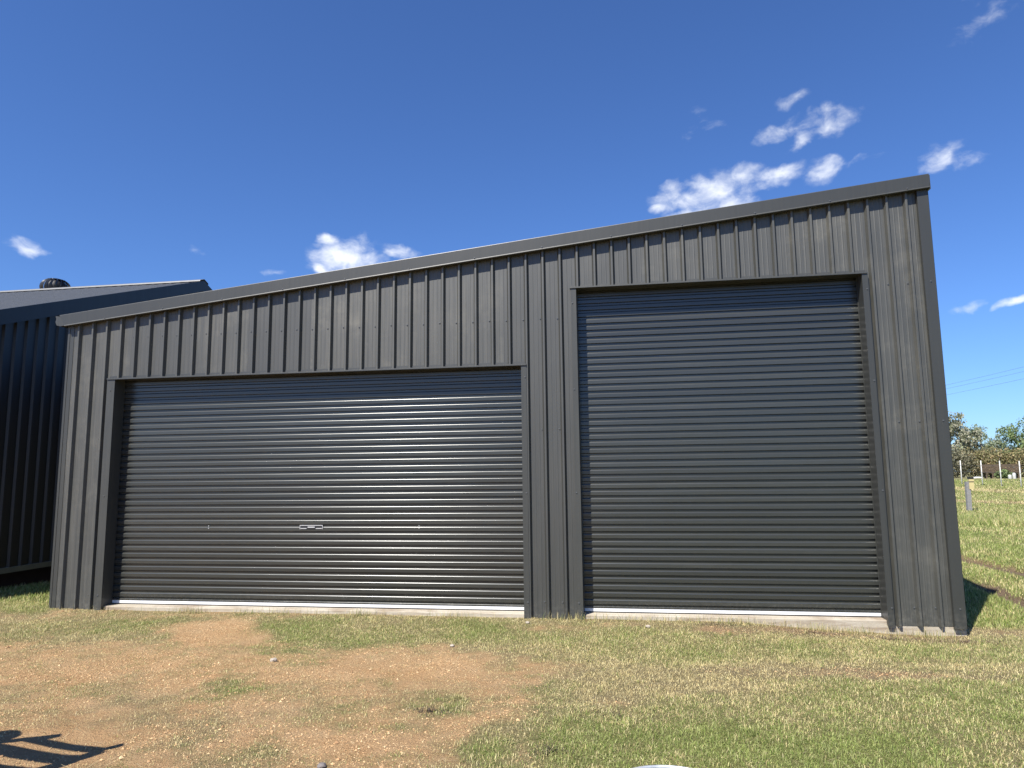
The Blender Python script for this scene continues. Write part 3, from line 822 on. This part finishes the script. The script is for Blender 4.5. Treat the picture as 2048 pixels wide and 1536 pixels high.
# dry straw stems lying flat
N = 900
x = RNG.uniform(2.0, 8.0, N); y = RNG.uniform(-4.4, -.6, N); n = N
a = RNG.uniform(0, 6.28, n); Ls = RNG.uniform(.03, .11, n); z = height(x, y) + .004
d = np.stack([np.cos(a), np.sin(a), 0 * a], -1); pw = np.stack([-np.sin(a), np.cos(a), 0 * a], -1) * .0011
b0 = np.stack([x, y, z], -1); b1 = b0 + d * Ls[:, None] + np.array([0, 0, .006])
b0 = b0 - np.array([0, 0, .004])
V = np.stack([b0 - pw, b0 + pw, b1 + pw, b1 - pw], 1).reshape(-1, 3)
me = bpy.data.meshes.new('straw'); fastmesh(me, V, np.arange(n * 4), np.arange(n) * 4, np.full(n, 4), False)
setcol(me, 'col', np.repeat(np.array([[.55, .46, .28]]) * RNG.uniform(.6, 1.2, (n, 1)), 4, 0))
tag(link('straw', me, m_grass), 'dry straw stems lying on the ground', 'straw', kind='stuff')

def gz(x, y): return float(height(np.array([x]), np.array([y]))[0])
# loose stones
def stone(x, y, r, mat, label):
    b = bmesh.new(); bmesh.ops.create_icosphere(b, subdivisions=2, radius=r)
    for v in b.verts:
        v.co *= random.uniform(.82, 1.15); v.co.z *= .65
    me = bpy.data.meshes.new('stone'); b.to_mesh(me); b.free()
    tag(link('stone', me, mat, None, (x, y, gz(x, y) + r * .35)), label, 'stone', 'loose stones on the ground')
stone(4.873, -3.76, .026, m_stoned, 'dark grey stone in the dirt at the bottom edge')
stone(4.93, -1.02, .022, m_stone, 'white pebble in the green grass before the wide door')
stone(6.72, -.25, .026, m_stone, 'pale stone by the slab before the tall door')
stone(5.52, -.22, .024, m_stone, 'pale yellow stone at the foot of the middle pier')
stone(3.55, -1.72, .030, m_stone, 'flat pale stone on the orange gravel')
# dark dead tufts
tx = []; ty = []
for (x, y, k) in ((5.22, -2.83, 120), (6.42, -2.75, 60), (6.08, -3.42, 110), (1.2, -2.6, 60), (9.0, -.22, 420), (9.6, -.25, 420), (8.3, -.18, 300), (7.4, -.12, 200)):
    r = np.abs(RNG.normal(0, .06, k)); a = RNG.uniform(0, 6.28, k); tx.append(x + r * np.cos(a) * (1.4 if k < 130 else 5.0)); ty.append(y + r * np.sin(a) * .8)
tx = np.concatenate(tx); ty = np.minimum(np.concatenate(ty), .02); n = len(tx)
blades('dead_grass', tx, ty, height(tx, ty), RNG.uniform(.02, .05, n), np.full(n, .004), np.abs(RNG.normal(.9, .3, n)), np.where((ty > -.6)[:, None], np.array([[.20, .15, .10]]), np.array([[.07, .055, .045]])) * RNG.uniform(.5, 1.7, (n, 1)), 'dark dead grass in small tufts')

# galvanised rim lying in the grass at the very bottom of the picture
ring = MB()
RC = (6.70, -3.985)
zr = gz(*RC)
prof = [(.300, .0), (.300, .052), (.304, .058), (.304, .064), (.300, .068), (.293, .066), (.291, .058), (.292, .0)]
ring.lathe(prof, 64, (0, 0, 0))
tag(link('steel_hoop', ring.mesh('steel_hoop'), m_galv, None, (RC[0], RC[1], zr - .005)), 'pale galvanised steel hoop lying in green grass, cut off by bottom edge', 'hoop')

# ------------------------------------------------------------------ paddock behind, right
px_, py_ = 19.79, 22.69
pz = gz(px_, py_)
t = empty('timber_post', (px_, py_, pz), 'grey timber post with yellow and black marker standing in the grass', 'post')
q = MB(); q.beam((-.05, 0, -.3), (-.02, 0, 1.12), .15, .15); q.build('post', m_post, t)
q = MB(); q.box(.0, .17, -.10, .02, .83, 1.10); q.box(.0, .17, -.10, .02, 1.13, 1.22); q.build('marker', m_yell, t)
q = MB(); q.box(-.005, .175, -.105, .025, 1.101, 1.129); q.box(-.005, .175, -.105, .025, 1.221, 1.29); q.build('marker_band', m_black, t)
posts = [(26.9, 45.4), (27.61, 41.35), (28.05, 39.7), (28.40, 38.25), (28.75, 36.85), (29.1, 35.4)]
fence = empty('wire_fence', (28.2, 40.0, gz(28.2, 40)), 'white post and wire fence across the paddock', 'fence')
FO = Vector(fence.location)
for (x, y) in posts:
    z = gz(x, y); q = MB(FO); q.tube([(x, y, z - .3), (x + .02, y, z + 1.5)], .030, 8); q.build('fence_post', m_wpost, fence)
for h in (.35, .8, 1.2):
    q = MB(FO); q.tube([(x, y - .035, gz(x, y) + h) for x, y in posts], .006, 4, False); q.build('fence_wire', m_wire, fence)

def rack(x, y, w, label):
    z = gz(x, y)
    t = empty('timber_rack', (x, y, z), label, 'feed rack', 'slatted timber racks behind the fence', rz=rad(-8))
    for i in range(5):
        for yy in (-.5, .5):
            q = MB(); zz = .55 + i * .145
            q.box(-w / 2, w / 2, yy - .02, yy + .02, zz, zz + .115); q.build('slat', m_brown, t)
    for sx in (-.42, -.05, .32):
        q = MB(); q.beam((w * sx, -.52, -.1), (w * sx + .1, -.46, .56), .09, .09); q.build('leg', m_brown, t)
        q = MB(); q.beam((w * sx + .25, .5, -.1), (w * sx + .1, .46, .56), .09, .09); q.build('leg', m_brown, t)
    q = MB(); q.box(-w / 2, w / 2, -.5, .5, .50, .548); q.build('deck', m_brown, t)
rack(38.95, 62.0, 1.25, 'left smaller brown slatted rack on legs behind the white fence')
rack(40.45, 62.0, 1.62, 'right longer brown slatted rack on legs behind the white fence')
def wobj(x, y, h, r, label):
    q = MB(); q.lathe([(0, h), (r * .5, h), (r * .62, h * .93), (r * .95, h * .86), (r, h * .8), (r, h * .06), (r * .92, 0)], 12, (0, 0, 0))
    q.lathe([(r * 1.02, h * .5), (r * 1.05, h * .52), (r * 1.02, h * .55)], 12, (0, 0, 0))
    tag(link('white_drum', q.mesh('white_drum'), m_wobj, None, (x, y, gz(x, y) - .02)), label, 'drum', 'white drums behind the fence')
wobj(38.05, 57.0, .36, .13, 'shorter white drum below the longer brown rack')
wobj(38.38, 57.0, .52, .13, 'taller white drum below the longer brown rack')
q = MB(); b0 = MB()
prof = [(-.42, 0), (-.4, .06), (-.25, .11), (-.05, .15), (.2, .13), (.38, .07), (.42, 0)]
for (xa, za), (xb, zb) in zip(prof, prof[1:]):
    for ya, yb in ((-.25, -.15), (-.15, .15), (.15, .25)):
        f = lambda x_, z_, y_: (x_, y_, z_ * (1 if abs(y_) < .2 else .25))
        q.face([f(xa, za, ya), f(xb, zb, ya), f(xb, zb, yb), f(xa, za, yb)], True)
tag(link('white_tarp', q.mesh('white_tarp', .001), m_wobj, None, (36.0, 58.0, gz(36, 58) + .05)), 'low white bundle on the ground left of the brown racks', 'tarp')

# power line
pl = []
for i, (x, y) in enumerate(((30.85, 94.0), (39.1, 30.0))):
    z = gz(x, y)
    t = empty('power_pole', (x, y, z), ('far' if i == 0 else 'near') + ' timber power pole with crossarm carrying the wires', 'power pole')
    q = MB(); q.tube([(0, 0, -.5), (0, 0, 9.4 - z)], [.17, .12], 10); q.build('pole', m_pole, t)
    q = MB(); q.beam((-.75, 0, 8.85 - z), (.75, 0, 8.85 - z), .1, .12); q.build('crossarm', m_pole, t)
A, B = Vector((30.85, 94.0, 0)), Vector((39.1, 30.0, 0))
for off, za, label in ((-.62, 9.05, 'upper power wire against the sky at right'), (.62, 8.98, 'middle power wire close under the upper wire'), (0.05, 8.32, 'lowest power wire against the sky at right')):
    pts = []
    for i in range(25):
        u = i / 24; p_ = A.lerp(B, u); pts.append((p_.x + off, p_.y, za - .6 * 4 * u * (1 - u) + .55))
    q = MB(pts[0]); q.tube(pts, .008, 5, False)
    tag(link('power_wire', q.mesh('power_wire'), m_wire, None, pts[0]), label, 'wire', 'overhead power wires')

# trees
def tree(x, y, h, w, cols, nl, label, seed, droop=.5, lean=0.0):
    rg = np.random.default_rng(seed)
    z0 = gz(x, y)
    t = empty('gum_tree', (x, y, z0), label, 'tree', 'gum trees beyond the fence')
    q = MB()
    tr = [(0, 0, -.3), (lean * .2, .05, h * .22), (lean * .5, 0, h * .48), (lean, .1, h * .78)]
    q.tube(tr, [.17 * h / 6, .13 * h / 6, .09 * h / 6, .03], 8)
    tips = []
    for k in range(9):
        a = rg.uniform(0, 6.28); s0 = rg.uniform(.2, .7); b0 = Vector((lean * s0, 0, h * s0))
        ln = w * rg.uniform(.28, .5) * (1.1 - .5 * s0)
        e = b0 + Vector((math.cos(a) * ln, math.sin(a) * ln, h * rg.uniform(.10, .26)))
        mpt = b0.lerp(e, .5) + Vector((0, 0, -.05 * h * rg.random()))
        q.tube([b0, mpt, e], [.05 * h / 6, .035 * h / 6, .012], 5); tips += [mpt, e]
    tips.append(Vector((lean, 0, h * .9)))
    q.build('trunk', m_bark, t)
    # leaf clumps round the limb ends
    cl = []
    for p_ in tips:
        for _ in range(3):
            cl.append((np.array(p_) + rg.normal(0, 1, 3) * np.array([w * .10, w * .10, h * .07]), rg.uniform(.09, .17) * w))
    cl = [(c, r) for c, r in cl if c[2] < h]
    P_ = []; 
    for c, r in cl:
        m_ = max(6, int(nl / len(cl)))
        v = rg.normal(0, 1, (m_, 3)); v /= np.linalg.norm(v, axis=1)[:, None]
        P_.append(c + v * (r * rg.random((m_, 1)) ** .45) * np.array([1, 1, .75]))
    P_ = np.concatenate(P_); P_[:, 2] = np.maximum(P_[:, 2], .25)
    n = len(P_)
    s = rg.uniform(.07, .16, n) * (h / 6)
    d1 = rg.normal(0, 1, (n, 3)); d1[:, 2] -= droop * 1.6; d1 /= np.linalg.norm(d1, axis=1)[:, None]
    d2 = np.cross(d1, rg.normal(0, 1, (n, 3))); d2 /= np.linalg.norm(d2, axis=1)[:, None]
    V = np.stack([P_ - d1 * s[:, None], P_ + d2 * s[:, None] * .5, P_ + d1 * s[:, None], P_ - d2 * s[:, None] * .5], 1).reshape(-1, 3)
    me = bpy.data.meshes.new('crown'); fastmesh(me, V, np.arange(n * 4), np.arange(n) * 4, np.full(n, 4), False)
    cc = np.array(cols)[rg.integers(0, len(cols), n)] * rg.uniform(.7, 1.3, (n, 1))
    setcol(me, 'col', np.repeat(cc, 4, 0))
    link('crown', me, m_leaf, t)
GA = [[.25, .26, .165], [.32, .32, .22], [.20, .215, .125], [.38, .36, .27]]
GB = [[.19, .235, .13], [.25, .285, .175], [.15, .19, .09], [.30, .33, .23]]
GC_ = [[.16, .215, .085], [.20, .25, .105], [.115, .16, .06]]
tree(46.7, 85, 7.7, 6.0, GA, 5600, 'grey green gum tree beside the right corner of the shed, tallest in view', 1)
tree(48.5, 84, 6.4, 3.8, GB, 2600, 'slender gum tree with open crown second from the shed corner', 2)
tree(50.3, 88, 5.0, 3.0, GB, 1800, 'small gum tree in the middle of the row', 3)
tree(51.6, 86, 4.9, 3.0, GB, 1700, 'small thin gum tree left of the dense one', 4)
tree(53.2, 83, 6.7, 6.6, GC_, 6500, 'dense dark green gum tree at the right edge', 5)
tree(42.6, 86, 7.2, 5.0, GA, 3000, 'grey gum tree mostly hidden behind the shed corner', 6)
def shrub(x, y, h, w, cols, label, seed):
    rg = np.random.default_rng(seed); z0 = gz(x, y)
    t = empty('shrub', (x, y, z0), label, 'shrub', 'shrubs behind the racks')
    q = MB()
    for k in range(6):
        a = rg.uniform(0, 6.28); q.tube([(0, 0, -.1), (math.cos(a) * w * .15, math.sin(a) * w * .15, h * .4), (math.cos(a) * w * .35, math.sin(a) * w * .35, h * .75)], [.05, .03, .01], 5)
    q.build('stem', m_bark, t)
    n = int(300 * w * h) if h > 1 else 500
    v = rg.normal(0, 1, (n, 3)); v /= np.linalg.norm(v, axis=1)[:, None]; v *= rg.random((n, 1)) ** .4
    P_ = v * np.array([w / 2, w / 2.4, h / 2]) * (.8 + .4 * rg.random((n, 1))) + np.array([0, 0, h * .5]); P_[:, 2] = np.maximum(P_[:, 2], .05)
    s = rg.uniform(.06, .14, n); d1 = rg.normal(0, 1, (n, 3)); d1 /= np.linalg.norm(d1, axis=1)[:, None]
    d2 = np.cross(d1, rg.normal(0, 1, (n, 3))); d2 /= np.linalg.norm(d2, axis=1)[:, None]
    V = np.stack([P_ - d1 * s[:, None], P_ + d2 * s[:, None] * .55, P_ + d1 * s[:, None], P_ - d2 * s[:, None] * .55], 1).reshape(-1, 3)
    me = bpy.data.meshes.new('foliage'); fastmesh(me, V, np.arange(n * 4), np.arange(n) * 4, np.full(n, 4), False)
    setcol(me, 'col', np.repeat(np.array(cols)[rg.integers(0, len(cols), n)] * rg.uniform(.7, 1.3, (n, 1)), 4, 0))
    link('foliage', me, m_leaf, t)
OL = [[.20, .19, .085], [.26, .225, .11], [.15, .15, .065], [.33, .25, .13]]
DK = [[.13, .13, .075], [.19, .18, .11], [.23, .21, .14]]
for i, (x, y, h, w, c, l) in enumerate([
        (41.2, 74, 3.0, 4.0, DK, 'dark shrub at the shed corner left of the white posts'),
        (43.6, 75, 3.1, 4.0, OL, 'olive shrub between the first two white posts'),
        (45.4, 75.5, 3.2, 3.6, OL, 'tawny shrub above the smaller brown rack'),
        (47.6, 75, 3.1, 4.0, OL, 'olive shrub above the longer brown rack'),
        (49.6, 74, 2.9, 3.8, DK, 'dark shrub at the right edge behind the rack'),
        (39.6, 61.2, .75, 1.3, GC_, 'low green bush under the smaller brown rack')]):
    shrub(x, y, h, w, c, l, 100 + i)

# ------------------------------------------------------------------ steel frame beside the photographer, out of view: its shadow lies bottom left
k_ = 1 / math.tan(SUN_EL); HF = 1.25
def up_sun(x, y, h): return (x - math.sin(SUN_AZ) * k_ * (h + .05), y - math.cos(SUN_AZ) * k_ * (h + .05), h)
def gpt(px_, py_, h):
    """ground point of a shadow corner, moved up towards the sun"""
    return up_sun(px_, py_, h)
FX = empty('loader_frame', up_sun(2.0, -3.9, 0), 'steel loader frame with pointed tines, out of view, casting the barred shadow', 'loader frame')
LO = Vector(FX.location)
FRAME_BARS = SHADOWBARS
for nm, (a, b, w) in FRAME_BARS:
    q = MB(LO); q.beam(up_sun(*a, HF), up_sun(*b, HF), w, .05); q.build(nm, m_rust, FX)
q = MB(LO); c = up_sun(*SHADOWDISC, HF + .1)
for i in range(16):
    a0, a1 = 2 * math.pi * i / 16, 2 * math.pi * (i + 1) / 16
    r = .105
    q.face([(c[0], c[1], c[2] + .03), (c[0] + r * math.cos(a0), c[1] + r * math.sin(a0), c[2]), (c[0] + r * math.cos(a1), c[1] + r * math.sin(a1), c[2])], True)
    q.face([(c[0], c[1], c[2] - .1), (c[0] + r * math.cos(a1), c[1] + r * math.sin(a1), c[2]), (c[0] + r * math.cos(a0), c[1] + r * math.sin(a0), c[2])], True)
q.build('end_cap', m_rust, FX)
for (x, y) in ((1.9, -3.75), (2.1, -4.5)):
    q = MB(LO); p_ = Vector(up_sun(x, y, HF)); q.beam((p_.x, p_.y, -.1), (p_.x, p_.y, HF), .09, .09); q.build('stand_post', m_rust, FX)
